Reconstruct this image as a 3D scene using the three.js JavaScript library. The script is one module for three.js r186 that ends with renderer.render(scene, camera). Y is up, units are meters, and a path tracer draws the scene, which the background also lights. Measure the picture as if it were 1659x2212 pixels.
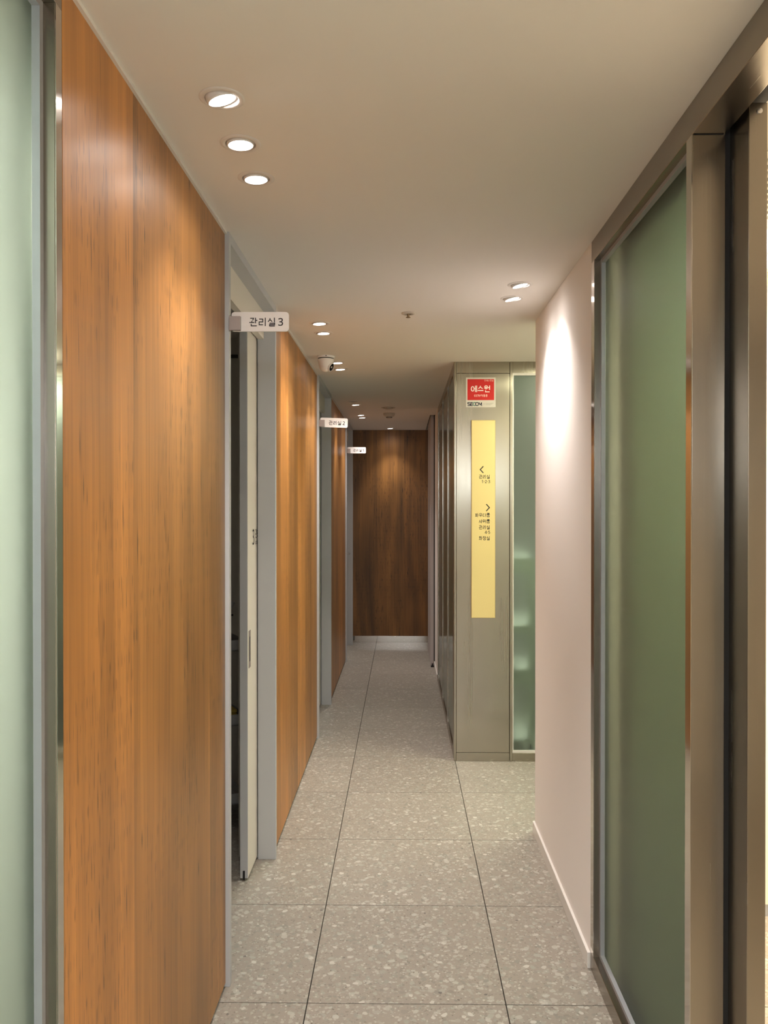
import * as THREE from 'three';
import { RoundedBoxGeometry } from 'three/addons/geometries/RoundedBoxGeometry.js';
import { mergeGeometries } from 'three/addons/utils/BufferGeometryUtils.js';
import { RectAreaLightUniformsLib } from 'three/addons/lights/RectAreaLightUniformsLib.js';

// ---------------------------------------------------------------- camera, exposure, large lights
RectAreaLightUniformsLib.init();
const scene = new THREE.Scene();
scene.background = new THREE.Color(0x000000);
const renderer = new THREE.WebGLRenderer({ antialias: true });
renderer.toneMapping = THREE.LinearToneMapping;
renderer.toneMappingExposure = 1.45;
renderer.shadowMap.enabled = true;

const EYE = 1.495, FOCAL = 1740, CEIL = 2.35;
const camera = new THREE.PerspectiveCamera(2 * Math.atan(1106 / FOCAL) * 180 / Math.PI, 1659 / 2212, 0.05, 60);
camera.position.set(0, EYE, 0);
camera.rotation.set(-10 / FOCAL, 0.0138, 0, 'YXZ');
camera.setViewOffset(1659, 2212, -15.5, 0, 1659, 2212);

const SPOT = 2.1, SPILL = 0.21, GLOW = 12;          // one downlight: beam, spill, look of the lens
const WARM = new THREE.Color().setRGB(1.0, 0.93, 0.88);
const PANELS = [   // soft ceiling panels of the neighbouring rooms: x, depth, width, length, radiance, colour
  ['left_room', -1.6, 1.0, 1.0, 1.2, 12.0, [1.0, 0.99, 0.97]],
  ['side_room', 1.7, 2.2, 0.6, 0.6, 64.0, [1.0, 0.86, 0.67]],
  ['passage', 1.25, 4.2, 0.8, 0.5, 11.5, [1.0, 0.97, 0.68]],
  ['lobby', -0.9, -3.2, 1.2, 1.2, 15.0, [1.0, 0.97, 0.99]],
  ['front lobby', 0.9, -3.2, 1.2, 1.2, 15.0, [1.0, 0.97, 0.99]],
  ['store_room', 1.6, 5.4, 0.6, 0.6, 36.0, [0.95, 1.0, 0.90]],
];

// ---------------------------------------------------------------- helpers
let seed = 7;
const rnd = () => { seed = (seed * 1664525 + 1013904223) >>> 0; return seed / 4294967296; };
const used = new Map();
const numbered = (n) => { const k = used.get(n) ?? 0; used.set(n, k + 1); return k ? `${n}_${String(k).padStart(3, '0')}` : n; };

// uv in metres from the face each triangle points along
function metreUV(g0) {
  const g = g0.index ? g0.toNonIndexed() : g0, p = g.attributes.position, uv = new Float32Array(p.count * 2);
  const a = new THREE.Vector3(), b = new THREE.Vector3(), c = new THREE.Vector3();
  for (let i = 0; i < p.count; i += 3) {
    a.fromBufferAttribute(p, i); b.fromBufferAttribute(p, i + 1); c.fromBufferAttribute(p, i + 2);
    const n = b.clone().sub(a).cross(c.clone().sub(a)), x = Math.abs(n.x), y = Math.abs(n.y), z = Math.abs(n.z);
    for (let k = 0; k < 3; k++) {
      const v = [a, b, c][k], o = (i + k) * 2;
      if (x >= y && x >= z) { uv[o] = v.z; uv[o + 1] = v.y; } else if (y >= z) { uv[o] = v.x; uv[o + 1] = v.z; } else { uv[o] = v.x; uv[o + 1] = v.y; }
    }
  }
  g.setAttribute('uv', new THREE.BufferAttribute(uv, 2));
  return g;
}
// a box between two corners; the third axis is DEPTH in front of the camera's start (z = -depth); r rounds the edges
function bx(x0, x1, y0, y1, d0, d1, r = 0) {
  const w = Math.abs(x1 - x0), h = Math.abs(y1 - y0), l = Math.abs(d1 - d0);
  const g = r ? new RoundedBoxGeometry(w, h, l, 2, Math.min(r, w / 2.05, h / 2.05, l / 2.05)) : new THREE.BoxGeometry(w, h, l);
  g.translate((x0 + x1) / 2, (y0 + y1) / 2, -(d0 + d1) / 2);
  return metreUV(g);
}
const join = (...gs) => mergeGeometries(gs.map((g) => (g.index ? g.toNonIndexed() : g)));
function cyl(r0, r1, h, n = 32) { return new THREE.CylinderGeometry(r0, r1, h, n); }
function mesh(name, geometry, material, parent) {
  const g = Array.isArray(geometry) ? join(...geometry) : geometry;
  const m = new THREE.Mesh(g, material);
  m.name = parent ? name : numbered(name);
  if (parent) { const w = parent.userData.origin; if (w) g.translate(-w[0], -w[1], -w[2]); m.userData.origin = w; }
  (parent ?? scene).add(m);
  m.castShadow = m.receiveShadow = true;
  return m;
}
function group(name, [x, y, d], data) {
  const o = new THREE.Group(); o.name = numbered(name); o.position.set(x, y, -d); scene.add(o);
  o.userData = { ...data, origin: [x, y, -d] };
  return o;
}
const thing = (name, at, label, category, set) => group(name, at, set ? { label, category, group: set } : { label, category });
const struct = (name, at, label) => group(name, at, { kind: 'structure', label, category: name.split('_')[0] });
const lone = (o, label, category, set) => { Object.assign(o.userData, { label, category }); if (set) o.userData.group = set; return o; };

// ---------------------------------------------------------------- noise and textures
function hash(x, y) { let h = Math.imul(x | 0, 374761393) + Math.imul(y | 0, 668265263); h = Math.imul(h ^ (h >>> 13), 1274126177); return ((h ^ (h >>> 16)) >>> 0) / 4294967296; }
function noise(x, y) {
  const ix = Math.floor(x), iy = Math.floor(y), fx = x - ix, fy = y - iy, u = fx * fx * (3 - 2 * fx), v = fy * fy * (3 - 2 * fy);
  const a = hash(ix, iy), b = hash(ix + 1, iy), c = hash(ix, iy + 1), d = hash(ix + 1, iy + 1);
  return a + (b - a) * u + (c - a) * v + (a - b - c + d) * u * v;
}
const fbm = (x, y, n = 3) => { let s = 0, a = 0.5, t = 0; for (let i = 0; i < n; i++) { s += a * noise(x, y); t += a; x = x * 2.03 + 17.1; y = y * 2.03 + 5.3; a *= 0.5; } return s / t; };
const smooth = (a, b, x) => { const t = Math.min(1, Math.max(0, (x - a) / (b - a))); return t * t * (3 - 2 * t); };
function dataTexture(w, h, f, srgb = true) {
  const d = new Uint8Array(w * h * 4);
  for (let y = 0, o = 0; y < h; y++) for (let x = 0; x < w; x++, o += 4) { const c = f(x / w, y / h); d[o] = Math.max(0, Math.min(255, c[0])); d[o + 1] = Math.max(0, Math.min(255, c[1])); d[o + 2] = Math.max(0, Math.min(255, c[2])); d[o + 3] = 255; }
  const t = new THREE.DataTexture(d, w, h, THREE.RGBAFormat);
  t.wrapS = t.wrapT = THREE.RepeatWrapping; t.magFilter = THREE.LinearFilter; t.minFilter = THREE.LinearMipmapLinearFilter; t.generateMipmaps = true;
  if (srgb) t.colorSpace = THREE.SRGBColorSpace;
  t.needsUpdate = true;
  return t;
}
// veneer: leaves [start in metres, tone, hue], vertical grain, pores, splits and mineral marks; `figure` adds a flame pattern
function veneer(width, height, leaves, key, figure, marks) {
  const W = 1024, H = 2048, list = [];
  for (let i = 0; i < marks; i++) list.push([rnd() * width, rnd() * height, 0.0012 + rnd() * 0.0022, 0.012 + rnd() * 0.045, 0.35 + rnd() * 0.5]);
  const cells = new Map();
  for (const m of list) for (let r = Math.floor((m[1] - m[3] * 2) * 20); r <= Math.floor((m[1] + m[3] * 2) * 20); r++) { if (!cells.has(r)) cells.set(r, []); cells.get(r).push(m); }
  return dataTexture(W, H, (s, t) => {
    const x = s * width, y = t * height;
    let k = 0; while (k + 1 < leaves.length && x > leaves[k + 1][0]) k++;
    const [, tone, hue] = leaves[k], kx = key + k * 31;
    const bend = (fbm(x * 2 + kx, y * 0.5, 2) - 0.5) * 0.05, xx = x + bend;
    const broad = fbm(xx * 14 + kx, y * 0.55 + kx, 3), fine = fbm(xx * 120 + kx, y * 2.6 + kx, 3), silk = noise(xx * 520 + kx, y * 7);
    const cloud = fbm(x * 5 + kx, y * 2.2 + 3, 3), pore = smooth(0.70, 0.90, noise(xx * 330 + kx, y * 26 + kx)) * smooth(0.35, 0.7, fbm(x * 7 + kx, y * 3, 2));
    let g = tone + (broad - 0.5) * 0.22 + (fine - 0.5) * 0.17 + (silk - 0.5) * 0.05 + (cloud - 0.5) * 0.22 - pore * 0.19;
    if (figure) {
      const f = xx * 7 + 1.6 * fbm(x * 2.2 + kx, y * 0.8 + kx, 3) - Math.abs(y - 1.0) * 0.5, band = Math.abs((f - Math.floor(f)) * 2 - 1);
      g += (smooth(0.1, 0.9, band) - 0.5) * 0.07 * figure;
    }
    for (const m of cells.get(Math.floor(y * 20)) ?? []) { const a = (x - m[0] - (y - m[1]) * 0.02) / m[2], b = (y - m[1]) / m[3], q = a * a + b * b; if (q < 4) g -= m[4] * Math.exp(-q * 1.6) * 0.75; }
    g = Math.max(0.25, g);
    return [196 * g + hue, 136 * g * (0.95 + 0.05 * g), 68 * g * (0.82 + 0.18 * g) - hue * 0.4];
  });
}
function terrazzo() {
  const S = 2048, M = 1.2, c = document.createElement('canvas'); c.width = c.height = S;
  const q = c.getContext('2d'), px = S / M;
  q.fillStyle = 'rgb(163,155,143)'; q.fillRect(0, 0, S, S);
  const chip = (size, colour, alpha) => {
    const x = rnd() * S, y = rnd() * S, n = 5 + Math.floor(rnd() * 4), turn = rnd() * 6.283, long = 0.55 + rnd() * 0.45, pts = [];
    for (let i = 0; i < n; i++) { const a = (i + rnd() * 0.7) / n * 6.283, r = size * px * (0.36 + rnd() * 0.2), u = Math.cos(a) * r, v = Math.sin(a) * r * long; pts.push([u * Math.cos(turn) - v * Math.sin(turn), u * Math.sin(turn) + v * Math.cos(turn)]); }
    q.fillStyle = colour; q.globalAlpha = alpha;
    const R = size * px;
    for (const dx of [-S, 0, S]) for (const dy of [-S, 0, S]) {
      if (x + dx < -R || x + dx > S + R || y + dy < -R || y + dy > S + R) continue;
      q.beginPath(); pts.forEach((p, i) => (i ? q.lineTo : q.moveTo).call(q, x + dx + p[0], y + dy + p[1])); q.closePath(); q.fill();
    }
  };
  const grey = (v, w = 0) => `rgb(${v},${v - 6 + w},${v - 17 + w})`;
  for (let i = 0; i < 9000; i++) chip(0.003 + rnd() * 0.006, grey(Math.round(122 + rnd() * 66)), 0.7);
  for (let i = 0; i < 5200; i++) chip(0.006 + rnd() * 0.011, grey(Math.round(138 + rnd() * 58), Math.round(rnd() * 5)), 0.75);
  for (let i = 0; i < 1500; i++) chip(0.013 + rnd() * 0.016, grey(Math.round(146 + rnd() * 50), Math.round(rnd() * 6)), 0.85);
  for (let i = 0; i < 230; i++) chip(0.011 + rnd() * 0.016, grey(Math.round(188 + rnd() * 24), 3), 0.9);
  for (let i = 0; i < 2200; i++) chip(0.003 + rnd() * 0.007, grey(Math.round(184 + rnd() * 25), 3), 0.85);
  for (let i = 0; i < 500; i++) chip(0.003 + rnd() * 0.004, grey(Math.round(92 + rnd() * 30)), 0.75);
  for (let i = 0; i < 30; i++) chip(0.008 + rnd() * 0.006, 'rgb(112,108,104)', 0.9);
  q.globalAlpha = 1;
  const t = new THREE.CanvasTexture(c); t.colorSpace = THREE.SRGBColorSpace; t.wrapS = t.wrapT = THREE.RepeatWrapping; t.repeat.set(1 / M, 1 / M);
  return t;
}

// ---------------------------------------------------------------- Hangul lettering drawn stroke by stroke
const LEAD = 'ㄱㄲㄴㄷㄸㄹㅁㅂㅃㅅㅆㅇㅈㅉㅊㅋㅌㅍㅎ', VOWEL = 'ㅏㅐㅑㅒㅓㅔㅕㅖㅗㅘㅙㅚㅛㅜㅝㅞㅟㅠㅡㅢㅣ', TAIL = ' ㄱㄲㄳㄴㄵㄶㄷㄹㄺㄻㄼㄽㄾㄿㅀㅁㅂㅄㅅㅆㅇㅈㅊㅋㅌㅍㅎ';
const JAMO = {
  'ㄱ': [[.05, .1, .9, .1, .82, .55, .62, .98]], 'ㄴ': [[.1, .02, .1, .9, .97, .9]], 'ㄷ': [[.92, .1, .1, .1, .1, .9, .97, .9]],
  'ㄹ': [[.06, .06, .92, .06, .92, .5, .08, .5, .08, .94, .97, .94]], 'ㅁ': [[.08, .08, .92, .08, .92, .92, .08, .92, .08, .04]],
  'ㅅ': [[.5, .02, .42, .45, .02, .97], [.47, .4, .98, .97]], 'ㅇ': ['o'], 'ㅈ': [[.05, .1, .95, .1], [.5, .1, .42, .5, .02, .97], [.47, .45, .98, .97]],
  'ㅍ': [[.05, .1, .95, .1], [.02, .92, .98, .92], [.32, .1, .34, .92], [.68, .1, .66, .92]], 'ㅎ': [[.32, .02, .68, .02], [.04, .26, .96, .26], 'u'],
  'ㅏ': [[.35, 0, .35, 1], [.35, .48, .95, .48]], 'ㅑ': [[.35, 0, .35, 1], [.35, .34, .95, .34], [.35, .6, .95, .6]], 'ㅓ': [[.75, 0, .75, 1], [.05, .48, .75, .48]],
  'ㅔ': [[.42, .02, .42, .98], [.92, 0, .92, 1], [-.1, .45, .42, .45]], 'ㅣ': [[.55, 0, .55, 1]],
  'ㅗ': [[0, .85, 1, .85], [.5, .05, .5, .85]], 'ㅜ': [[0, .15, 1, .15], [.5, .15, .5, 1]], 'ㅡ': [[0, .5, 1, .5]],
};
function syllable(q, ch, x, y, w, h) {
  const code = ch.charCodeAt(0) - 0xac00, L = LEAD[Math.floor(code / 588)], V = VOWEL[Math.floor((code % 588) / 28)], T = code % 28 ? TAIL[code % 28] : null;
  const put = (j, [x0, y0, x1, y1]) => {
    const X = (u) => x + w * (x0 + (x1 - x0) * u), Y = (v) => y + h * (y0 + (y1 - y0) * v);
    for (const s of JAMO[j]) {
      q.beginPath();
      if (s === 'o') q.ellipse(X(.5), Y(.5), w * (x1 - x0) * .45, h * (y1 - y0) * .45, 0, 0, 6.2832);
      else if (s === 'u') q.ellipse(X(.5), Y(.7), w * (x1 - x0) * .32, h * (y1 - y0) * .26, 0, 0, 6.2832);
      else for (let i = 0; i < s.length; i += 2) (i ? q.lineTo : q.moveTo).call(q, X(s[i]), Y(s[i + 1]));
      q.stroke();
    }
  };
  const two = { 'ㅘ': ['ㅗ', 'ㅏ'], 'ㅝ': ['ㅜ', 'ㅓ'] }[V];
  if (two) {
    put(L, T ? [.08, .03, .56, .32] : [.08, .05, .56, .46]);
    put(two[0], T ? [0, .36, .62, .6] : [0, .52, .62, .86]); put(two[1], T ? [.62, 0, 1, .66] : [.62, 0, 1, 1]);
    if (T) put(T, [.16, .72, .92, .99]);
  } else if ('ㅗㅜㅡ'.includes(V)) {
    put(L, T ? [.16, 0, .84, .3] : [.14, .04, .86, .5]); put(V, T ? [.02, .36, .98, .58] : [.02, .58, .98, .96]);
    if (T) put(T, [.16, .66, .84, .99]);
  } else {
    put(L, T ? [.05, .04, .56, .5] : [.05, .12, .56, .88]); put(V, T ? [.6, 0, 1, .56] : [.6, 0, 1, 1]);
    if (T) put(T, [.18, .63, .9, 1]);
  }
}
// writes a line of Hangul and Latin; size is the height of a syllable; returns its width
function write(q, text, x, y, size, { align = 'left', weight = 0.1, colour = '#111', squeeze = 0.92, font = 'sans-serif', bold = false } = {}) {
  q.strokeStyle = q.fillStyle = colour; q.lineWidth = size * weight; q.lineJoin = 'miter'; q.lineCap = 'butt'; q.textBaseline = 'alphabetic'; q.textAlign = 'left';
  q.font = `${bold ? 'bold ' : ''}${Math.round(size * 1.22)}px ${font}`;
  const wide = [...text].map((c) => (c >= '가' ? size * squeeze * 1.1 : c === ' ' ? size * 0.16 : q.measureText(c).width));
  const total = wide.reduce((a, b) => a + b, 0);
  let at = align === 'right' ? x - total : align === 'center' ? x - total / 2 : x;
  [...text].forEach((c, i) => { if (c >= '가') syllable(q, c, at + size * 0.02, y, size * squeeze, size); else if (c !== ' ') { q.fillText(c, at, y + size * 0.95); q.lineWidth = size * 0.03; q.strokeText(c, at, y + size * 0.95); q.lineWidth = size * weight; } at += wide[i]; });
  return total;
}
function print(w, h, paint) {
  const c = document.createElement('canvas'); c.width = w; c.height = h; const q = c.getContext('2d'); paint(q, w, h);
  const t = new THREE.CanvasTexture(c); t.colorSpace = THREE.SRGBColorSpace; return t;
}

// ---------------------------------------------------------------- materials
const std = (o) => new THREE.MeshStandardMaterial(o), phys = (o) => new THREE.MeshPhysicalMaterial(o);
const rgb = (r, g, b) => new THREE.Color().setRGB(r, g, b);
const brushed = dataTexture(512, 512, (u, v) => { const s = 128 + 16 * (noise(u * 256, v * 3) - 0.5) + 20 * (fbm(u * 7 + 3, v * 6, 3) - 0.5); return [s, s, s]; }, false);
brushed.repeat.set(2.2, 0.9);
const smudged = dataTexture(512, 512, (u, v) => { const s = 124 + 16 * (noise(u * 220, v * 3) - 0.5) + 60 * (fbm(u * 5 + 9, v * 3.2 + 2, 4) - 0.45); return [s, s, s]; }, false);
smudged.repeat.set(2.4, 0.42);
const plasterNoise = dataTexture(256, 256, (u, v) => { const s = 128 + 60 * (fbm(u * 40, v * 40, 3) - 0.5); return [s, s, s]; }, false);
plasterNoise.repeat.set(3, 3);
const M = {
  ceiling: std({ name: 'ceiling paint', color: rgb(0.80, 0.77, 0.73), roughness: 0.95, bumpMap: plasterNoise, bumpScale: 0.0004 }),
  white: std({ name: 'white wall paint', color: rgb(0.90, 0.85, 0.82), roughness: 0.8, bumpMap: plasterNoise, bumpScale: 0.0005 }),
  cream: std({ name: 'cream wall paint', color: rgb(0.86, 0.80, 0.69), roughness: 0.85 }),
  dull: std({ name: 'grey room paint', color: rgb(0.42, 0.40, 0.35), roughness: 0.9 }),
  base: std({ name: 'satin white baseboard', color: rgb(0.78, 0.75, 0.71), roughness: 0.35 }),
  frame: std({ name: 'light grey door frame paint', color: rgb(0.52, 0.53, 0.54), roughness: 0.45 }),
  leaf: std({ name: 'off white door paint', color: rgb(0.76, 0.72, 0.63), roughness: 0.45 }),
  leafEdge: std({ name: 'grey door edging', color: rgb(0.46, 0.47, 0.48), roughness: 0.5 }),
  steel: phys({ name: 'brushed stainless steel', color: rgb(0.35, 0.313, 0.268), metalness: 1, roughness: 0.5, roughnessMap: brushed, anisotropy: 0.75, anisotropyRotation: 0 }),
  column: phys({ name: 'brushed stainless cladding', color: rgb(0.42, 0.39, 0.325), metalness: 1, roughness: 0.50, roughnessMap: smudged, anisotropy: 0.85, anisotropyRotation: 0 }),
  mirror: std({ name: 'polished stainless steel', color: rgb(0.62, 0.58, 0.53), metalness: 1, roughness: 0.09 }),
  bead: std({ name: 'anodised aluminium', color: rgb(0.42, 0.43, 0.46), metalness: 0.35, roughness: 0.42 }),
  black: std({ name: 'black rubber', color: rgb(0.008, 0.008, 0.009), roughness: 0.7 }),
  dark: std({ name: 'dark recess', color: rgb(0.02, 0.018, 0.016), roughness: 0.9 }),
  grout: std({ name: 'dark grey grout', color: rgb(0.035, 0.031, 0.027), roughness: 0.95 }),
  frost: phys({ name: 'acid etched green glass', color: rgb(0.60, 0.72, 0.60), transmission: 1, thickness: 0.01, ior: 1.5, roughness: 0.52 }),
  frostDeep: phys({ name: 'deep green etched glass', color: rgb(0.235, 0.30, 0.255), transmission: 1, thickness: 0.01, ior: 1.5, roughness: 0.52 }),
  haze: phys({ name: 'lightly etched green glass', color: rgb(0.50, 0.60, 0.50), transmission: 1, thickness: 0.01, ior: 1.5, roughness: 0.40 }),
  gloss: phys({ name: 'green tinted partition glass', color: rgb(0.20, 0.26, 0.19), transmission: 0.7, thickness: 0.01, ior: 1.52, roughness: 0.16 }),
  trim: std({ name: 'white lamp trim', color: rgb(0.74, 0.71, 0.68), roughness: 0.5 }),
  lens: std({ name: 'lit lamp lens', color: rgb(0.9, 0.9, 0.9), emissive: rgb(1.0, 0.94, 0.88), emissiveIntensity: GLOW }),
  lensOff: std({ name: 'unlit lamp lens', color: rgb(0.10, 0.09, 0.08), roughness: 0.3 }),
  plastic: std({ name: 'white plastic', color: rgb(0.88, 0.85, 0.83), roughness: 0.38 }),
  aged: std({ name: 'ivory plastic', color: rgb(0.55, 0.50, 0.43), roughness: 0.5 }),
  glassBlack: std({ name: 'dark camera window', color: rgb(0.012, 0.010, 0.012), roughness: 0.12 }),
  brass: std({ name: 'dull brass', color: rgb(0.36, 0.27, 0.16), metalness: 0.9, roughness: 0.45 }),
  bracket: std({ name: 'satin bracket metal', color: rgb(0.40, 0.35, 0.33), metalness: 0.5, roughness: 0.5 }),
  chrome: std({ name: 'chrome', color: rgb(0.72, 0.72, 0.73), metalness: 1, roughness: 0.14 }),
  trolley: std({ name: 'grey trolley paint', color: rgb(0.30, 0.30, 0.29), roughness: 0.5 }),
  charcoal: std({ name: 'black plastic', color: rgb(0.02, 0.02, 0.02), roughness: 0.4 }),
  mustard: std({ name: 'mustard cloth', color: rgb(0.42, 0.30, 0.05), roughness: 0.95 }),
};
const signEdge = std({ name: 'yellow acrylic edge', color: rgb(0.50, 0.36, 0.14), roughness: 0.4 });
const wood = (width, leaves, key, figure = 0, marks = 60, coat = 0.28) => {
  const t = veneer(width, CEIL, leaves, key, figure, marks); t.repeat.set(1 / width, 1 / CEIL);
  return phys({ name: 'lacquered wood veneer', map: t, roughness: 0.48, clearcoat: coat, clearcoatRoughness: 0.31 });
};

// ---------------------------------------------------------------- large structure
const XL = -0.5506, XR = 0.610, XS = 0.305, END = 8.91, BACK = -5.0, OUT = 2.6;
// downlights: x, depth, lit, tilt
const LAMPS = [[-0.377, 1.683, 1, 1], [-0.38, 1.893, 1, 0], [-0.38, 2.093, 1, 0], [0.452, 3.106, 0.8, -1], [0.449, 3.307, 0.8, -1], [-0.385, 3.739, 1, 0], [-0.386, 3.947, 1, 0],
  [-0.382, 4.754, 1, 0], [-0.383, 4.977, 1, 0], [-0.40, 6.50, 0, 0], [-0.389, 6.70, 1, 0], [-0.382, 7.45, 0.8, 0], [-0.382, 7.66, 0.45, 0], [-0.13, 8.70, 0.85, 0], [0.35, -0.7, 1, 0], [0.35, -0.9, 1, 0]];
const SLOT = [0.258, 0.306, 7.46, 8.90], GRILLE = [0.888, 1.082, 1.93, 2.47];
{ // ceiling slab with the openings of the lamps, the door track and the grille
  const s = new THREE.Shape([[-OUT, BACK], [OUT, BACK], [OUT, END + 0.3], [-OUT, END + 0.3]].map(([x, d]) => new THREE.Vector2(x, d)));
  for (const [x, d] of LAMPS) { const h = new THREE.Path(); h.absarc(x, d, 0.036, 0, Math.PI * 2, true); s.holes.push(h); }
  for (const [x0, x1, d0, d1] of [SLOT, GRILLE]) s.holes.push(new THREE.Path([[x0, d0], [x0, d1], [x1, d1], [x1, d0]].map(([x, d]) => new THREE.Vector2(x, d))));
  const g = new THREE.ExtrudeGeometry(s, { depth: 0.12, bevelEnabled: false, curveSegments: 20 });
  g.rotateX(-Math.PI / 2); g.translate(0, CEIL, 0);
  const c = struct('ceiling', [0, CEIL, 3], 'plain white plaster ceiling with small round downlights');
  mesh('plaster', metreUV(g), M.ceiling, c);
  mesh('door_track_slot', [bx(SLOT[0], SLOT[1], CEIL + 0.06, CEIL + 0.07, SLOT[2], SLOT[3]), bx(SLOT[0] + 0.0005, SLOT[0] + 0.003, CEIL + 0.001, CEIL + 0.06, SLOT[2] + 0.001, SLOT[3] - 0.001), bx(SLOT[1] - 0.003, SLOT[1] - 0.0005, CEIL + 0.001, CEIL + 0.06, SLOT[2] + 0.001, SLOT[3] - 0.001)], M.dark, c);
}
{ // floor: terrazzo tiles on a grout bed
  const f = struct('floor', [0, 0, 3], 'grey beige terrazzo tile floor with thin dark joints');
  const bed = bx(-OUT, OUT, -0.05, -0.010, BACK, END + 0.3); mesh('grout', bed, M.grout, f);
  const map = terrazzo(), tones = [0.82, 0.85, 0.88, 0.835, 0.865].map((t) => std({ name: 'terrazzo', map, color: rgb(t, t * 0.995, t), roughness: 0.38 }));
  const proto = [];
  for (let k = 0; k < 8; k++) {
    const g = bx(-0.2977, 0.2977, -0.02, 0, -0.2984, 0.2984, 0.0007), uv = g.attributes.uv, a = rnd(), b = rnd(), turn = k & 1;
    for (let i = 0; i < uv.count; i++) { const u = uv.getX(i), v = uv.getY(i); uv.setXY(i, (turn ? v : u) + a * 1.2, (turn ? -u : v) + b * 1.2); }
    proto.push(g);
  }
  for (let i = -2; i <= 4; i++) for (let j = -13; j <= 11; j++) {
    const x = -0.2866 + 0.5985 * i + 0.2992, d = 2.4175 + 0.6 * j + 0.3;
    if (x < -1.6 || x > OUT || d > END + 0.4 || (x > 0.9 && d > 4.8) || (x < -0.6 && ((d < 1.2 && d > -1.7) || d > 4.2))) continue;
    const t = new THREE.Mesh(proto[(i * 3 + j * 5 + 80) % 8], tones[Math.floor(rnd() * 5)]);
    t.name = 'floor_tile'; t.position.set(x, 0, -d + 3); t.castShadow = t.receiveShadow = true; f.add(t);
  }
}
{ // outer walls that close the rooms round the corridor
  const w = struct('wall_outer', [0, 0, 3], 'plain painted walls closing the rooms around the corridor');
  mesh('rear_wall', bx(-OUT, OUT, 0, CEIL, BACK - 0.1, BACK), M.dull, w);
  mesh('far_wall', bx(-OUT, OUT, 0, CEIL, END + 0.2, END + 0.3), M.white, w);
  mesh('glazed_band', bx(-1.7, 1.7, 1.86, 2.14, BACK, BACK + 0.012), std({ name: 'daylit pane', color: rgb(0.5, 0.5, 0.5), emissive: rgb(0.86, 0.94, 1.0), emissiveIntensity: 1.0 }), w);
  mesh('band_frame', [bx(-1.74, 1.74, 2.14, 2.18, BACK, BACK + 0.03), bx(-1.74, 1.74, 1.82, 1.86, BACK, BACK + 0.03), bx(-1.74, -1.70, 1.86, 2.14, BACK, BACK + 0.03), bx(1.70, 1.74, 1.86, 2.14, BACK, BACK + 0.03)], M.bead, w);
  mesh('west_wall', bx(-OUT - 0.1, -OUT, 0, CEIL, BACK, END + 0.2), M.white, w);
  mesh('east_wall', bx(OUT, OUT + 0.1, 0, CEIL, BACK, END + 0.2), M.cream, w);
  mesh('room_partition', bx(-OUT, -0.665, 0, CEIL, 2.30, 2.375), M.white, w);
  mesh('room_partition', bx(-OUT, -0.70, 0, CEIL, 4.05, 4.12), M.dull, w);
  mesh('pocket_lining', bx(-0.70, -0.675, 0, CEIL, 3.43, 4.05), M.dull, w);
  mesh('picture_rail', bx(-1.7, -0.70, 2.245, 2.262, 4.035, 4.0499), M.charcoal, w);
  mesh('lobby_wall', bx(-OUT, -0.62, 0, CEIL, -1.7, -1.62), M.dull, w);
  mesh('lobby_wall', bx(0.71, OUT, 0, CEIL, -0.98, -0.9), M.dull, w);
}
{ // the wood clad left wall, three lengths between the doors
  const w = struct('wall_left', [XL, 0, 4], 'left corridor wall clad in orange brown wood veneer');
  const runs = [
    [1.301, 2.494, [[0, 0.80, 0], [0.20, 0.84, 0], [0.592, 0.84, 2], [0.85, 0.97, 4]], 11, 0, 70],
    [3.432, 5.189, [[0, 0.92, 0], [0.3, 0.84, 0], [0.62, 0.96, 2], [0.95, 0.82, 0], [1.3, 0.95, 3], [1.55, 0.86, 0]], 47, 0, 60],
    [6.107, 7.789, [[0, 0.86, 0], [0.4, 0.94, 0], [0.8, 0.82, 3], [1.2, 0.92, 0]], 83, 0, 40]];
  for (const [d0, d1, leaves, key, fig, marks] of runs) {
    const g = bx(XL - 0.02, XL, 0.014, CEIL - 0.004, d0, d1, 0.0008), uv = g.attributes.uv;
    for (let i = 0; i < uv.count; i++) uv.setX(i, uv.getX(i) + d1);        // u counts from the far end towards the camera
    mesh('wood_panel', g, wood(d1 - d0, leaves, key, fig, marks), w);
    mesh('shadow_gap', bx(XL - 0.02, XL - 0.009, 0, 0.014, d0, d1), M.dark, w);
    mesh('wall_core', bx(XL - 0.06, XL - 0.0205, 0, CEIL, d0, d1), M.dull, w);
  }
  const t = struct('trim_1', [XL, CEIL, 4], 'thin white ceiling trim along the left wood wall');
  for (const [d0, d1] of [[1.301, 2.494], [3.432, 5.189], [6.107, 7.789]]) mesh('ceiling_bead', bx(XL, XL + 0.007, CEIL - 0.008, CEIL, d0, d1), M.base, t);
}
{ // end wall
  const w = struct('wall_end', [-0.14, 0, END], 'dark figured wood wall closing the far end of the corridor');
  const g = bx(XL - 0.03, XS, 0.072, CEIL, END, END + 0.03), uv = g.attributes.uv;
  for (let i = 0; i < uv.count; i++) uv.setX(i, uv.getX(i) + 0.6);
  mesh('wood_panel', g, wood(0.92, [[0, 0.60, 0], [0.28, 0.64, 0], [0.62, 0.58, 2]], 131, 1, 40, 0.05), w);
  mesh('steel_kickplate', bx(XL - 0.03, XS, 0, 0.072, END - 0.004, END + 0.03, 0.001), M.mirror, w);
}
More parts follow.
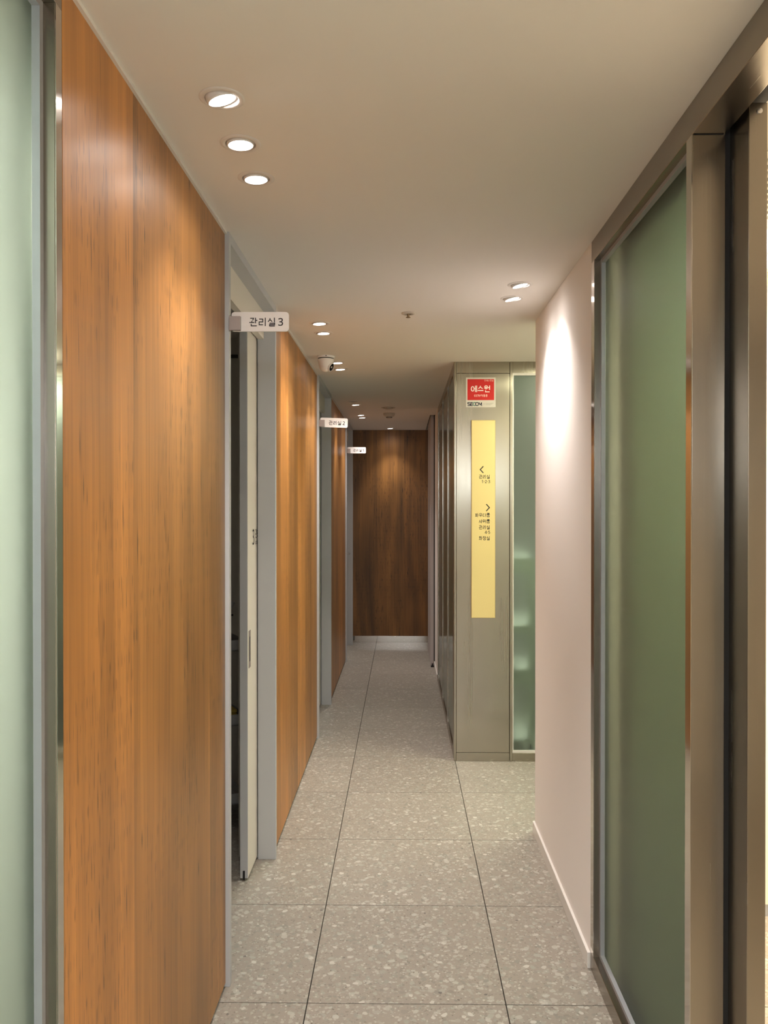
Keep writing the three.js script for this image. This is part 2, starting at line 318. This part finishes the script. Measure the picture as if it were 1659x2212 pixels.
{ // right side: white wall between the glass partition and the passage
  const w = struct('wall_right', [XR, 0, 3.15], 'plain off-white wall between right glass partition and side passage');
  mesh('plaster', [bx(XR, XR + 0.09, 0, CEIL, 2.612, 3.70), bx(XR + 0.09, OUT, 0, CEIL, 2.96, 3.70)], M.white, w);
  mesh('near_wall', bx(XR, XR + 0.10, 0, CEIL, -0.98, 0.74), M.white, w);
  mesh('cream_face', bx(XR + 0.0905, OUT, 0.045, CEIL, 2.952, 2.9595), M.cream, w);
  const b = struct('baseboard_right', [XR, 0, 3.15], 'low white baseboard along the right white wall');
  mesh('board', [bx(XR - 0.010, XR, 0, 0.052, 2.612, 3.70, 0.0015), bx(XR - 0.010, XR + 0.3, 0, 0.052, 3.7, 3.71, 0.0015)], M.base, b);
  const c = struct('baseboard_room', [1.5, 0, 2.95], 'grey recessed baseboard in the cream side room');
  mesh('board', bx(XR + 0.0905, OUT, 0, 0.045, 2.955, 2.9595), M.bead, c);
}

// ---------------------------------------------------------------- glass partitions
// a partition that runs along the corridor: x of the face, direction away from the corridor, depth range, head, posts
function partition(name, label, x, away, d0, d1, head, posts, glass, front, headTo = d1, headFrom = d0) {
  const p = struct(name, [x, 0, (d0 + d1) / 2], label), X = (a) => x + away * a, body = M.steel;
  mesh('header', bx(X(0), X(0.07), head, CEIL, headFrom, headTo, 0.0012), body, p);
  mesh('bottom_rail', bx(X(0), X(0.07), 0, 0.058, d0, d1, 0.0012), body, p);
  for (const [a, b] of posts) {
    const post = mesh('post', bx(X(0.0015), X(0.07), 0.058, head, a, b, 0.0008), body, p);
    mesh('polished_face', bx(X(0), X(0.0014), 0.058, head, a + 0.001, b - 0.001), M.mirror, post);
  }
  for (let i = 0; i + 1 < posts.length; i++) {
    const a = posts[i][1], b = posts[i + 1][0], t = 0.012;
    mesh('glass_pane', bx(X(0.034), X(0.044), 0.059, head - 0.001, a + 0.001, b - 0.001), glass, p);
    mesh('glazing_bead', [bx(X(0.020), X(0.033), head - t, head, a, b), bx(X(0.020), X(0.033), 0.058, 0.058 + t, a, b), bx(X(0.020), X(0.033), 0.058 + t, head - t, a, a + t), bx(X(0.020), X(0.033), 0.058 + t, head - t, b - t, b)], M.bead, p);
  }
  return p;
}
partition('window_1', 'bright frosted glass partition at the left edge of the view', XL, -1, -1.6, 1.30, 2.297, [[-1.6, -1.56], [-0.14, -0.11], [1.276, 1.30]], M.frost);
const w2 = partition('window_2', 'green frosted glass partition in steel frame on the right', XR, 1, 1.71, 2.611, 2.281, [[1.71, 1.744], [2.572, 2.611]], M.frostDeep, null, 2.611, 0.74);
mesh('rubber_seal', bx(XR + 0.0701, XR + 0.0809, 0, CEIL, 1.712, 1.80), M.black, w2);
mesh('seam_line', bx(XR + 0.004, XR + 0.066, 2.2795, 2.281, 1.7085, 1.71), M.dark, w2);
{ // sliding glass door of the side room, parked behind the partition
  const d = struct('door_5', [XR + 0.1, 0, 2.1], 'sliding steel-edged glass door parked behind right partition'), x0 = XR + 0.081, x1 = XR + 0.118;
  const stile = mesh('stile', bx(x0, x1, 0.012, 2.302, 1.62, 1.76, 0.0012), M.steel, d);
  const s = cyl(0.0055, 0.0055, 0.003, 18); s.rotateX(Math.PI / 2); s.translate(x0 + 0.021, 2.285, -1.6195); mesh('screw', s, M.chrome, stile);
  mesh('stile', bx(x0, x1, 0.012, 2.302, 2.40, 2.46, 0.0012), M.steel, d);
  mesh('rail', bx(x0, x1, 2.242, 2.302, 1.76, 2.40), M.steel, d); mesh('rail', bx(x0, x1, 0.012, 0.10, 1.76, 2.40), M.steel, d);
  mesh('glass_pane', bx(x0 + 0.014, x0 + 0.022, 0.10, 2.242, 1.76, 2.40), M.frost, d);
  mesh('track', bx(x0 - 0.006, x1 + 0.006, 2.312, CEIL - 0.001, 0.76, 2.60), M.black, d);
}
{ // steel clad wall end facing the camera, and the glass beside it
  const D = 4.74, w = struct('wall_steel', [0.47, 0, D], 'brushed stainless steel clad wall end facing the corridor');
  mesh('corner_strip', bx(XS, XS + 0.012, 0, CEIL, D, D + 0.07, 0.001), M.column, w);
  mesh('top_band', bx(XS + 0.013, 0.630, 2.283, CEIL, D + 0.001, D + 0.05, 0.001), M.column, w);
  mesh('panel', bx(XS + 0.0135, 0.6295, 0.052, 2.281, D, D + 0.05, 0.0015), M.column, w);
  mesh('base_plate', bx(XS + 0.013, 0.630, 0, 0.0495, D + 0.001, D + 0.05, 0.001), M.column, w);
  mesh('backing', bx(XS + 0.013, 0.64, 0, CEIL, D + 0.05, D + 0.07), M.dark, w);
  const p = struct('window_3', [1.5, 0, D], 'etched glass partition right of the steel wall end');
  mesh('mullion', bx(0.632, 0.648, 0, CEIL, D - 0.002, D + 0.06, 0.001), M.column, p);
  mesh('header', bx(0.6485, OUT, 2.283, CEIL, D, D + 0.06, 0.001), M.column, p);
  mesh('bottom_rail', bx(0.6485, OUT, 0, 0.0495, D, D + 0.06, 0.001), M.column, p);
  mesh('glazing_bead', [bx(0.6485, 0.6545, 0.05, 2.283, D + 0.003, D + 0.020), bx(0.6545, OUT, 2.270, 2.283, D + 0.003, D + 0.020), bx(0.6545, OUT, 0.05, 0.064, D + 0.003, D + 0.020)], M.base, p);
  mesh('glass_pane', bx(0.6546, OUT, 0.0642, 2.2698, D + 0.012, D + 0.020), M.haze, p);
  const q = struct('window_4', [XS, 0, 5.9], 'dark green glass partition along the right of far corridor');
  mesh('header', bx(XS, XS + 0.06, 2.30, CEIL, D + 0.071, 6.95, 0.001), M.steel, q);
  mesh('bottom_rail', bx(XS, XS + 0.06, 0, 0.05, D + 0.071, 6.95, 0.001), M.steel, q);
  for (const [a, b] of [[4.811, 4.87], [5.46, 5.50], [6.16, 6.20], [6.88, 6.95]]) mesh('post', bx(XS, XS + 0.06, 0.05, 2.30, a, b, 0.001), M.steel, q);
  for (const [a, b] of [[4.87, 5.46], [5.50, 6.16], [6.20, 6.88]]) mesh('glass_pane', bx(XS + 0.006, XS + 0.016, 0.05, 2.30, a, b), M.gloss, q);
  const r = struct('wall_far', [XS, 0, 7.9], 'short white wall behind the far sliding door');
  mesh('plaster', bx(XS, XS + 0.09, 0, CEIL, 6.951, END), M.white, r);
  const b = struct('baseboard_far', [XS, 0, 7.3], 'short white baseboard beside the far sliding door');
  mesh('board', bx(XS - 0.008, XS, 0, 0.052, 6.951, 7.9, 0.0015), M.base, b);
}

// ---------------------------------------------------------------- doors of the left wall
function leftDoor(n, label, d0, d1, leafFrom, leafTo) {
  const g = struct(`door_${n}`, [XL, 0, (d0 + d1) / 2], label), F = XL + 0.0135, IN = -0.662;
  mesh('jamb', bx(IN, F, 0, CEIL, d0, d0 + 0.025, 0.0012), M.frame, g);
  mesh('jamb', [bx(IN - 0.0, -0.6165, 0, CEIL, d1 + 0.02, d1 + 0.025), bx(-0.6125, F, 0, CEIL, d1, d1 + 0.025, 0.0012)], M.frame, g);
  mesh('head', bx(IN, F, 2.320, CEIL, d0 + 0.025, d1, 0.001), M.frame, g);
  mesh('transom_panel', bx(-0.611, -0.586, 2.206, 2.320, d0 + 0.025, d1), M.leaf, g);
  const x0 = -0.648, x1 = -0.617, leaf = mesh('leaf', bx(x0, x1, 0.012, 2.30, leafFrom + 0.002, leafTo, 0.001), M.leaf, g);
  if (leafFrom > d0 + 0.1) mesh('edge_strip', [bx(x0, x1 - 0.001, 0.012 + 0.03, 2.30, leafFrom - 0.001, leafFrom + 0.002), bx(x0, x0 + 0.010, 0.012, 0.042, leafFrom - 0.001, leafFrom + 0.002), bx(x1 - 0.012, x1 - 0.001, 0.012, 0.042, leafFrom - 0.001, leafFrom + 0.002)], M.leafEdge, leaf);
  if (leafFrom > d0 + 0.1) mesh('floor_guide', bx(x0 + 0.0105, x1 - 0.0125, 0.003, 0.041, leafFrom - 0.0005, leafFrom + 0.0018), M.black, leaf);
  return { g, leaf, x1 };
}
{
  const { leaf, x1 } = leftDoor(1, 'off-white sliding door standing nearly open in the left wall', 2.495, 3.405, 3.205, 4.04);
  const y = EYE - (1402 - 1096) * 3.25 / FOCAL;
  mesh('flush_pull', [bx(x1, x1 + 0.0018, y - 0.075, y + 0.075, 3.222, 3.232, 0.0006), bx(x1, x1 + 0.0018, y - 0.075, y + 0.075, 3.250, 3.260, 0.0006), bx(x1, x1 + 0.0018, y + 0.05, y + 0.075, 3.23, 3.252, 0.0006), bx(x1, x1 + 0.0018, y - 0.075, y - 0.05, 3.23, 3.252, 0.0006)], M.bracket, leaf);
  mesh('pull_recess', bx(x1, x1 + 0.0008, y - 0.05, y + 0.05, 3.232, 3.250), M.charcoal, leaf);
  const t = print(512, 256, (q) => {
    q.clearRect(0, 0, 512, 256);
    q.fillStyle = '#16151a'; q.font = '225px sans-serif'; q.textBaseline = 'alphabetic'; q.fillText('3', 0, 220);
    write(q, '관리실', 165, 62, 92, { weight: 0.1, colour: '#1c1b20' });
    q.fillStyle = '#4a484a'; for (let k = 0; k < 11; k++) { q.fillRect(168 + k * 27, 186, 8, 36); q.fillRect(168 + k * 27, k % 2 ? 186 : 214, 20, 8); }   // a line too small to read
  });
  const g = new THREE.PlaneGeometry(0.20, 0.10); g.rotateY(Math.PI / 2); g.translate(x1 + 0.0012, EYE - 0.118, -3.402);
  mesh('lettering', g, std({ name: 'door lettering', map: t, transparent: true, roughness: 0.6 }), leaf);
}
leftDoor(2, 'closed grey sliding door in the middle of the left wall', 5.190, 6.080, 5.216, 6.072);
{
  const { leaf, x1 } = leftDoor(3, 'closed pale door at the far end of the left wall', 7.790, 8.730, 7.816, 8.722);
  const y = 1.0, h = cyl(0.009, 0.009, 0.10, 14); h.rotateX(Math.PI / 2); h.translate(x1 + 0.05, y, -8.62);
  const n = cyl(0.009, 0.009, 0.05, 14); n.rotateZ(Math.PI / 2); n.translate(x1 + 0.026, y, -8.665);
  mesh('lever_handle', [n, h], M.chrome, leaf);
}
mesh('reveal', bx(-0.66, XL, 0, CEIL, 8.756, END, 0), M.frame, struct('trim_2', [XL, 0, 8.83], 'grey return between the far left door and the end wall'));
{ // far sliding door on the right
  const d = struct('door_4', [0.28, 0, 7.9], 'pale surface sliding door near the far end, right side');
  const leaf = mesh('leaf', bx(0.266, 0.295, 0.014, 2.372, 7.545, 8.36, 0.001), std({ name: 'pinkish grey door paint', color: rgb(0.52, 0.47, 0.46), roughness: 0.5 }), d);
  mesh('rubber_seal', bx(0.2955, 0.3045, 0.014, 2.37, 7.55, 7.57), M.black, leaf);
  mesh('floor_guide', [bx(0.268, 0.300, 0.0, 0.012, 7.53, 7.56), bx(0.278, 0.288, 0.012, 0.034, 7.53, 7.545)], M.black, leaf);
}

// ---------------------------------------------------------------- downlights
const where = ['tilted round downlight nearest the camera above the wood wall', 'second round downlight from the camera above the wood wall', 'third round downlight from the camera above the wood wall',
  'nearer of the two downlights beside the white right wall', 'farther of the two downlights beside the white right wall', 'downlight just past the first room sign, nearer of its pair', 'downlight just past the first room sign, farther of its pair',
  'downlight right behind the dome camera, nearer of its pair', 'downlight right behind the dome camera, farther of its pair', 'unlit round downlight past the middle room sign', 'single lit downlight past the middle room sign',
  'nearer of the last downlight pair before the far left door', 'farther of the last downlight pair before the far left door', 'lone downlight in front of the wood end wall', 'first downlight behind the camera on the right', 'second downlight behind the camera on the right'];
LAMPS.forEach(([x, d, lit, tilt], i) => {
  const t = thing('downlight', [x, CEIL, d], where[i], 'light', 'recessed ceiling downlights'), Z = -d;
  const ring = new THREE.LatheGeometry([[0.0345, 0.018], [0.0345, -0.001], [0.0365, -0.003], [0.044, -0.003], [0.0475, -0.0008], [0.0475, -0.0001]].map((p) => new THREE.Vector2(...p)), 40);
  ring.translate(x, CEIL, Z); mesh('trim_ring', ring, M.trim, t);
  const cup = new THREE.LatheGeometry([[0.0001, 0.075], [0.034, 0.075], [0.034, 0.016]].map((p) => new THREE.Vector2(...p)), 28);
  cup.translate(x, CEIL, Z); mesh('recess_cup', cup, M.trim, t);
  const tx = [-0.22, -0.05, -0.28][tilt + 1], tz = tilt > 0 ? 0.16 : 0.03;
  const place = (g) => { g.rotateZ(-tx); g.rotateX(tz); g.translate(x, CEIL - 0.002, Z); return g; };
  mesh('gimbal_ring', place(new THREE.LatheGeometry([[0.0285, 0.02], [0.0285, -0.003], [0.0305, -0.0035], [0.0325, 0.0], [0.0325, 0.02]].map((p) => new THREE.Vector2(...p)), 36)), M.trim, t);
  mesh('lens', place(new THREE.LatheGeometry([[0.0001, -0.003], [0.012, -0.0025], [0.022, -0.001], [0.0283, 0.003]].map((p) => new THREE.Vector2(...p)), 32)), lit ? M.lens : M.lensOff, t);
  if (!lit) return;
  for (const [power, angle] of [[tilt < 0 ? SPOT * 1.15 : SPOT, tilt < 0 ? 0.95 : 0.74], [SPILL, 1.40]]) {
    const l = new THREE.SpotLight(WARM, power * lit, 0, angle, 1, 2);
    l.name = 'beam'; l.position.set(0, -0.012, 0); l.target.position.set([0.0, 0.05, 0.42][tilt + 1], -1, tilt > 0 ? 0.10 : 0); l.castShadow = true; l.shadow.radius = 1.2;
    t.add(l, l.target);
  }
});
for (const [name, x, d, w, l, radiance, c] of PANELS) {   // neighbouring rooms' ceiling panels
  const t = thing('ceiling_panel_light', [x, CEIL, d], `flat ceiling light panel out of view in the ${name.replace('_', ' ')}`, 'light', 'ceiling light panels');
  mesh('frame', bx(x - w / 2 - 0.02, x + w / 2 + 0.02, CEIL - 0.014, CEIL, d - l / 2 - 0.02, d + l / 2 + 0.02), M.trim, t);
  mesh('diffuser', bx(x - w / 2, x + w / 2, CEIL - 0.017, CEIL - 0.0141, d - l / 2, d + l / 2), std({ name: 'glowing diffuser', color: rgb(0.8, 0.8, 0.8), emissive: rgb(...c), emissiveIntensity: 1.6 }), t);
  const a = new THREE.RectAreaLight(rgb(...c), radiance, w, l); a.name = 'panel_glow'; a.position.set(0, -0.02, 0); a.rotation.x = -Math.PI / 2; t.add(a);
}

{ // daylight of the lobby's glazed band behind the camera
  const a = new THREE.RectAreaLight(rgb(0.86, 0.94, 1.0), 13, 3.4, 0.28); a.name = 'daylight'; a.position.set(0, 2.0, -BACK - 0.03); scene.add(a);
}
// ---------------------------------------------------------------- ceiling fittings
{ // sprinkler
  const x = 0.0265, d = 3.55, t = thing('sprinkler', [x, CEIL, d], 'round flush sprinkler head in the middle of the ceiling', 'sprinkler');
  const plate = new THREE.LatheGeometry([[0.012, 0.004], [0.012, -0.006], [0.024, -0.0065], [0.030, -0.003], [0.031, 0]].map((p) => new THREE.Vector2(...p)), 36); plate.translate(x, CEIL, -d); mesh('escutcheon', plate, M.aged, t);
  const stem = cyl(0.006, 0.0045, 0.016, 16); stem.translate(x, CEIL - 0.010, -d); mesh('stem', stem, M.brass, t);
  const defl = cyl(0.011, 0.010, 0.0018, 20); defl.translate(x, CEIL - 0.019, -d); mesh('deflector', defl, M.brass, t);
}
{ // turret camera
  const x = -0.433, d = 4.56, t = thing('security_camera', [x, CEIL, d], 'white turret security camera on ceiling above left wall', 'camera');
  const put = (g) => { g.translate(x, CEIL, -d); return g; };
  mesh('mount_base', put(new THREE.LatheGeometry([[0.0001, -0.012], [0.046, -0.012], [0.050, -0.009], [0.050, -0.001], [0.048, 0]].map((p) => new THREE.Vector2(...p)), 40)), M.plastic, t);
  const knob = cyl(0.003, 0.003, 0.003, 12); knob.rotateX(Math.PI / 2); knob.translate(0.006, -0.005, 0.050); mesh('set_screw', put(knob), M.charcoal, t);
  mesh('shadow_ring', put(new THREE.LatheGeometry([[0.0001, -0.0165], [0.044, -0.0165], [0.044, -0.0118]].map((p) => new THREE.Vector2(...p)), 36)), M.charcoal, t);
  const shell = mesh('housing', put(new THREE.LatheGeometry([[0.0001, -0.0158], [0.045, -0.016], [0.0468, -0.019], [0.046, -0.029], [0.043, -0.032], [0.040, -0.05], [0.034, -0.068], [0.024, -0.080], [0.012, -0.086], [0.0001, -0.0875]].map((p) => new THREE.Vector2(...p)), 48)), M.plastic, t);
  // the eye: a ring and dark window set on the flank that looks right and towards the camera
  const eye = (g, out) => { g.rotateX(Math.PI / 2); g.translate(0, 0, out); g.rotateX(0.42); g.rotateY(1.2); g.translate(0.001, -0.049, 0); return put(g); };
  mesh('eye_ring', eye(new THREE.LatheGeometry([[0.0225, -0.014], [0.0255, -0.010], [0.0255, 0.002], [0.0235, 0.004], [0.0215, 0.003]].map((p) => new THREE.Vector2(...p)), 36), 0.036), M.plastic, shell);
  mesh('eye_window', eye(new THREE.LatheGeometry([[0.0216, 0.001], [0.014, 0.0022], [0.0001, 0.0026]].map((p) => new THREE.Vector2(...p)), 30), 0.036), M.glassBlack, shell);
  mesh('eye_lens', eye(new THREE.LatheGeometry([[0.007, 0.0022], [0.006, 0.0042], [0.0001, 0.0052]].map((p) => new THREE.Vector2(...p)), 24), 0.036), M.chrome, shell);
}
{ // round air diffuser and smoke detector, far part of the corridor
  const x = -0.12, d = 6.9, t = thing('air_diffuser', [x, CEIL, d], 'round ringed ceiling air diffuser in the far corridor', 'vent');
  [[0.060, 0.048, 0.004], [0.043, 0.031, 0.010], [0.026, 0.0001, 0.014]].forEach(([a, b, low]) => mesh('ring', new THREE.LatheGeometry([[b, -low * 0.5], [a - 0.003, -low], [a, -low + 0.002], [a, -0.0002]].map((p) => new THREE.Vector2(...p)), 36).translate(x, CEIL, -d), M.aged, t));
  const e = 7.32, s = thing('smoke_detector', [x, CEIL, e], 'ivory domed smoke detector hanging in the far corridor', 'detector');
  const body = mesh('body', new THREE.LatheGeometry([[0.0001, -0.046], [0.020, -0.046], [0.026, -0.043], [0.028, -0.034], [0.046, -0.026], [0.052, -0.018], [0.054, 0]].map((p) => new THREE.Vector2(...p)), 40).translate(x, CEIL, -e), M.aged, s);
  for (let k = -3; k <= 3; k++) mesh('chamber_slot', new THREE.BoxGeometry(0.006, 0.008, 0.004).translate(0, 0, 0.0268).rotateY(k * 0.42).translate(x, CEIL - 0.0385, -e), M.charcoal, body);
}
{ // slotted grille in the side room's ceiling
  const [x0, x1, d0, d1] = GRILLE, t = thing('ceiling_grille', [(x0 + x1) / 2, CEIL, (d0 + d1) / 2], 'slatted ceiling air grille glimpsed in the side room', 'grille');
  mesh('frame', [bx(x0 - 0.014, x0 + 0.003, CEIL - 0.004, CEIL + 0.02, d0 - 0.014, d1 + 0.014), bx(x1 - 0.003, x1 + 0.014, CEIL - 0.004, CEIL + 0.02, d0 - 0.014, d1 + 0.014), bx(x0, x1, CEIL - 0.004, CEIL + 0.02, d0 - 0.014, d0 + 0.003), bx(x0, x1, CEIL - 0.004, CEIL + 0.02, d1 - 0.003, d1 + 0.014)], M.trim, t);
  mesh('duct_box', [bx(x0, x1, CEIL + 0.10, CEIL + 0.11, d0, d1), bx(x0 + 0.0002, x0 + 0.002, CEIL + 0.021, CEIL + 0.1, d0, d1), bx(x1 - 0.002, x1 - 0.0002, CEIL + 0.021, CEIL + 0.1, d0, d1)], M.black, t);
  for (let k = 1; k <= 10; k++) { const x = x0 + k * (x1 - x0) / 11; mesh('slat', bx(x - 0.0033, x + 0.0033, CEIL - 0.003, CEIL + 0.006, d0 + 0.003, d1 - 0.003), M.trim, t); }
  const r = thing('ring_fitting', [1.226, CEIL, 2.74], 'tiny round fitting on the side room ceiling', 'fitting');
  mesh('rim', new THREE.TorusGeometry(0.009, 0.003, 10, 24).rotateX(Math.PI / 2).translate(1.226, CEIL - 0.003, -2.74), M.chrome, r);
  mesh('core', cyl(0.008, 0.008, 0.002, 18).translate(1.226, CEIL - 0.0012, -2.74), M.charcoal, r);
}

// ---------------------------------------------------------------- signs
function roomSign(n, d, y, tilt, label) {
  const x = XL + 0.0137, t = thing('room_sign', [x, y, d], label, 'sign', 'projecting room signs');
  const w = 0.178, h = 0.0595, r = 0.011, px = x + 0.006;
  const s = new THREE.Shape(); s.moveTo(r, 0); s.lineTo(w - r, 0); s.quadraticCurveTo(w, 0, w, r); s.lineTo(w, h - r); s.quadraticCurveTo(w, h, w - r, h); s.lineTo(r, h); s.quadraticCurveTo(0, h, 0, h - r); s.lineTo(0, r); s.quadraticCurveTo(0, 0, r, 0);
  const turn = (g) => { g.translate(px, y - h / 2, 0); g.translate(-x, -y, 0); g.rotateZ(tilt); g.translate(x, y, -d); return g; };
  const plate = mesh('plate', turn(new THREE.ExtrudeGeometry(s, { depth: 0.005, bevelEnabled: true, bevelSize: 0.0006, bevelThickness: 0.0006, bevelSegments: 2, curveSegments: 10 }).translate(0, 0, -0.0062)), M.plastic, t);
  const map = print(768, 256, (q) => { q.clearRect(0, 0, 768, 256); write(q, `관리실 ${n}`, 700, 76, 112, { align: 'right', weight: 0.11, colour: '#141018', squeeze: 1.0 }); });
  mesh('lettering', turn(new THREE.PlaneGeometry(w, h).translate(w / 2, h / 2, 0.0003)), std({ name: 'room sign lettering', map, transparent: true, roughness: 0.6 }), plate);
  mesh('bracket', bx(x - 0.0, x + 0.036, y - h / 2 + 0.001, y - h / 2 + 0.0445, d - 0.012, d - 0.0006, 0.001), M.bracket, t);
}
roomSign(3, 2.500, EYE + 0.577, 0, 'white room sign reading 3, nearest the camera');
roomSign(2, 5.200, EYE + 0.550, -0.035, 'white room sign reading 2, middle of the left wall');
roomSign(1, 7.800, EYE + 0.553, 0, 'white room sign reading 1, farthest along the left wall');
{ // tall yellow direction board
  const D = 4.74, x0 = 0.404, x1 = 0.545, y0 = 0.846, y1 = 2.006, t = thing('direction_board', [(x0 + x1) / 2, y0, D], 'tall pale yellow direction board on the steel wall end', 'sign');
  mesh('panel', bx(x0, x1, y0, y1, D - 0.016, D - 0.0005, 0.002), signEdge, t);
  const W = 248, H = 2040, S = H / (y1 - y0);
  const map = print(W, H, (q) => {
    q.fillStyle = 'rgb(236,217,150)'; q.fillRect(0, 0, W, H);
    const Y = (py) => (py - 908) / 427 * H, X = (p) => (p - 1017) / 52 * W, z = Y(918) - Y(908);
    q.strokeStyle = '#1b1508'; q.lineWidth = 10; q.lineJoin = 'miter';
    q.beginPath(); q.moveTo(X(1043), Y(1007)); q.lineTo(X(1036), Y(1014.3)); q.lineTo(X(1043), Y(1021.5)); q.stroke();
    q.beginPath(); q.moveTo(X(1049.5), Y(1089)); q.lineTo(X(1056.5), Y(1096.5)); q.lineTo(X(1049.5), Y(1104)); q.stroke();
    const o = { align: 'right', colour: '#1b1508', weight: 0.115 };
    for (const [s, y, k] of [['관리실', 1025.5, .84], ['1·2·3', 1036.3, .74], ['파우더룸', 1108.5, .84], ['샤워룸', 1122, .84], ['관리실', 1135, .84], ['4·5', 1146, .74], ['화장실', 1158.5, .84]]) write(q, s, X(1058.5), Y(y), z * k, o);
  });
  const uvp = new THREE.PlaneGeometry(x1 - x0 - 0.005, y1 - y0 - 0.005); uvp.translate((x0 + x1) / 2, (y0 + y1) / 2, -(D - 0.0164));
  mesh('printed_face', uvp, std({ name: 'printed yellow acrylic', map, roughness: 0.42 }), t);
}
{ // red security sticker
  const D = 4.74, w = 0.174, h = 0.174, x = 0.4605, y = EYE + (1096 - 848) * 4.735 / FOCAL;
  const map = print(640, 640, (q) => {
    q.fillStyle = 'rgb(214,208,200)'; q.fillRect(0, 0, 640, 640);
    q.fillStyle = 'rgb(208,22,14)'; q.fillRect(32, 34, 576, 452);
    write(q, '언제나 안심', 594, 46, 38, { align: 'right', weight: 0.14, colour: 'rgb(240,190,180)' });
    write(q, '에스원', 318, 172, 142, { align: 'center', weight: 0.135, colour: 'rgb(248,232,226)' });
    write(q, 'CCTV 작동중', 322, 366, 48, { align: 'center', weight: 0.14, colour: 'rgb(245,215,205)', bold: true });
    q.lineWidth = 17; q.lineJoin = 'round'; q.lineCap = 'butt'; const y0 = 538, y1 = 604, ym = 571;
    const path = (c, p) => { q.strokeStyle = c; q.beginPath(); for (let i = 0; i < p.length; i += 2) (i ? q.lineTo : q.moveTo).call(q, p[i], p[i + 1]); q.stroke(); };
    const navy = 'rgb(14,22,48)';
    path(navy, [92, y0, 44, y0, 38, 548, 44, ym, 84, ym, 92, 590, 86, y1, 34, y1]);
    path(navy, [150, y0, 106, y0, 104, y1, 150, y1]); path(navy, [104, ym, 144, ym]);
    q.strokeStyle = 'rgb(62,120,104)'; q.beginPath(); q.arc(186, ym, 33, -0.9, 0.9, true); q.stroke();
    q.strokeStyle = navy; q.beginPath(); q.ellipse(240, ym, 34, 33, 0, 0, 6.2832); q.stroke();
    path(navy, [284, 538, 308, 592, 338, 542, 340, 612]);
    q.fillStyle = 'rgb(160,158,152)'; for (const [a, b, c] of [[376, 548, 30], [420, 548, 176], [376, 568, 30], [420, 568, 150], [376, 588, 26], [420, 588, 112]]) q.fillRect(a, b, c, 7);
  });
  const t = thing('security_sticker', [x, y, D], 'square red and white security sticker on the steel wall end', 'sticker');
  mesh('sheet', bx(x - w / 2, x + w / 2, y - h / 2, y + h / 2, D - 0.0012, D - 0.0002), M.plastic, t);
  mesh('printed_face', new THREE.PlaneGeometry(w, h).translate(x, y, -(D - 0.0014)), std({ name: 'sticker print', map, roughness: 0.5 }), t);
}

// ---------------------------------------------------------------- things half hidden in the rooms
{ // treatment trolley in the dark room behind the open door
  const cx = -0.95, d = 3.70, t = thing('treatment_trolley', [cx, 0, d], 'dark three-tier trolley in the unlit room behind the open door', 'trolley');
  const turn = (g) => { g.rotateY(0.5); g.translate(cx, 0, -d); return g; };
  const W = 0.19, L = 0.13;
  for (const sx of [-1, 1]) for (const sz of [-1, 1]) mesh('post', turn(cyl(0.009, 0.009, 0.84, 12).translate(sx * W, 0.47, sz * L)), M.trolley, t);
  for (const y of [0.14, 0.50, 0.84]) mesh('tray', turn(join(bx(-W, W, y, y + 0.006, -L, L), bx(-W, W, y, y + 0.05, -L, -L + 0.004), bx(-W, W, y, y + 0.05, L - 0.004, L), bx(-W, -W + 0.004, y, y + 0.05, -L, L), bx(W - 0.004, W, y, y + 0.05, -L, L))), M.trolley, t);
  for (const sx of [-1, 1]) for (const sz of [-1, 1]) mesh('caster', turn(cyl(0.025, 0.025, 0.018, 18).rotateZ(Math.PI / 2).translate(sx * W, 0.026, sz * L)), M.charcoal, t);
  const b = thing('brush', [cx, 0.85, d], 'dark long-handled brush leaning in the top tray', 'brush');
  const place = (g, x, z) => { g.translate(x, 0.85, z); return turn(g); };
  mesh('handle', place(cyl(0.006, 0.008, 0.17, 12).rotateZ(-0.4).translate(0, 0.09, 0), 0.10, 0.05), M.charcoal, b);
  mesh('bristles', place(cyl(0.016, 0.011, 0.05, 12).rotateZ(-0.4).translate(0.043, 0.185, 0), 0.10, 0.05), M.trolley, b);
  const p = thing('pump_bottle', [cx, 0.85, d], 'black pump bottle standing in the top tray', 'bottle');
  mesh('body', place(cyl(0.026, 0.026, 0.10, 20).translate(0, 0.052, 0), 0.145, -0.03), M.charcoal, p);
  mesh('pump', place(join(cyl(0.006, 0.006, 0.03, 10).translate(0, 0.117, 0), new THREE.BoxGeometry(0.045, 0.008, 0.012).translate(0.014, 0.134, 0)), 0.145, -0.03), M.charcoal, p);
  const f = thing('folded_cloth', [cx, 0.506, d], 'folded mustard cloth on the middle tray', 'cloth');
  mesh('folds', [0, 1, 2].map((k) => turn(bx(0.0, 0.17, 0.508 + k * 0.018, 0.525 + k * 0.018, -0.09 + k * 0.004, 0.09, 0.007))), M.mustard, f);
}
{ // white shelf rack blurred by the etched glass
  const x0 = 0.34, x1 = 0.775, d0 = 4.86, d1 = 5.20, t = thing('shelf_rack', [(x0 + x1) / 2, 0, (d0 + d1) / 2], 'white shelf rack seen blurred through the etched glass', 'shelf');
  for (const x of [x0, x1]) for (const d of [d0, d1]) mesh('post', bx(x - 0.018, x + 0.018, 0.07, 1.19, d - 0.018, d + 0.018, 0.004), M.base, t);
  for (const [a, b] of [[0.08, 0.10], [0.43, 0.52], [0.74, 0.785], [1.10, 1.19]]) mesh('shelf', bx(x0 - 0.018, x1 + 0.016, a, b, d0 - 0.017, d1 + 0.017, 0.006), M.base, t);
  for (const x of [x0, x1]) for (const d of [d0, d1]) mesh('foot', cyl(0.012, 0.016, 0.07, 14).translate(x, 0.035, -d), M.charcoal, t);
}
scene.traverse((o) => { delete o.userData.origin; });
renderer.render(scene, camera);
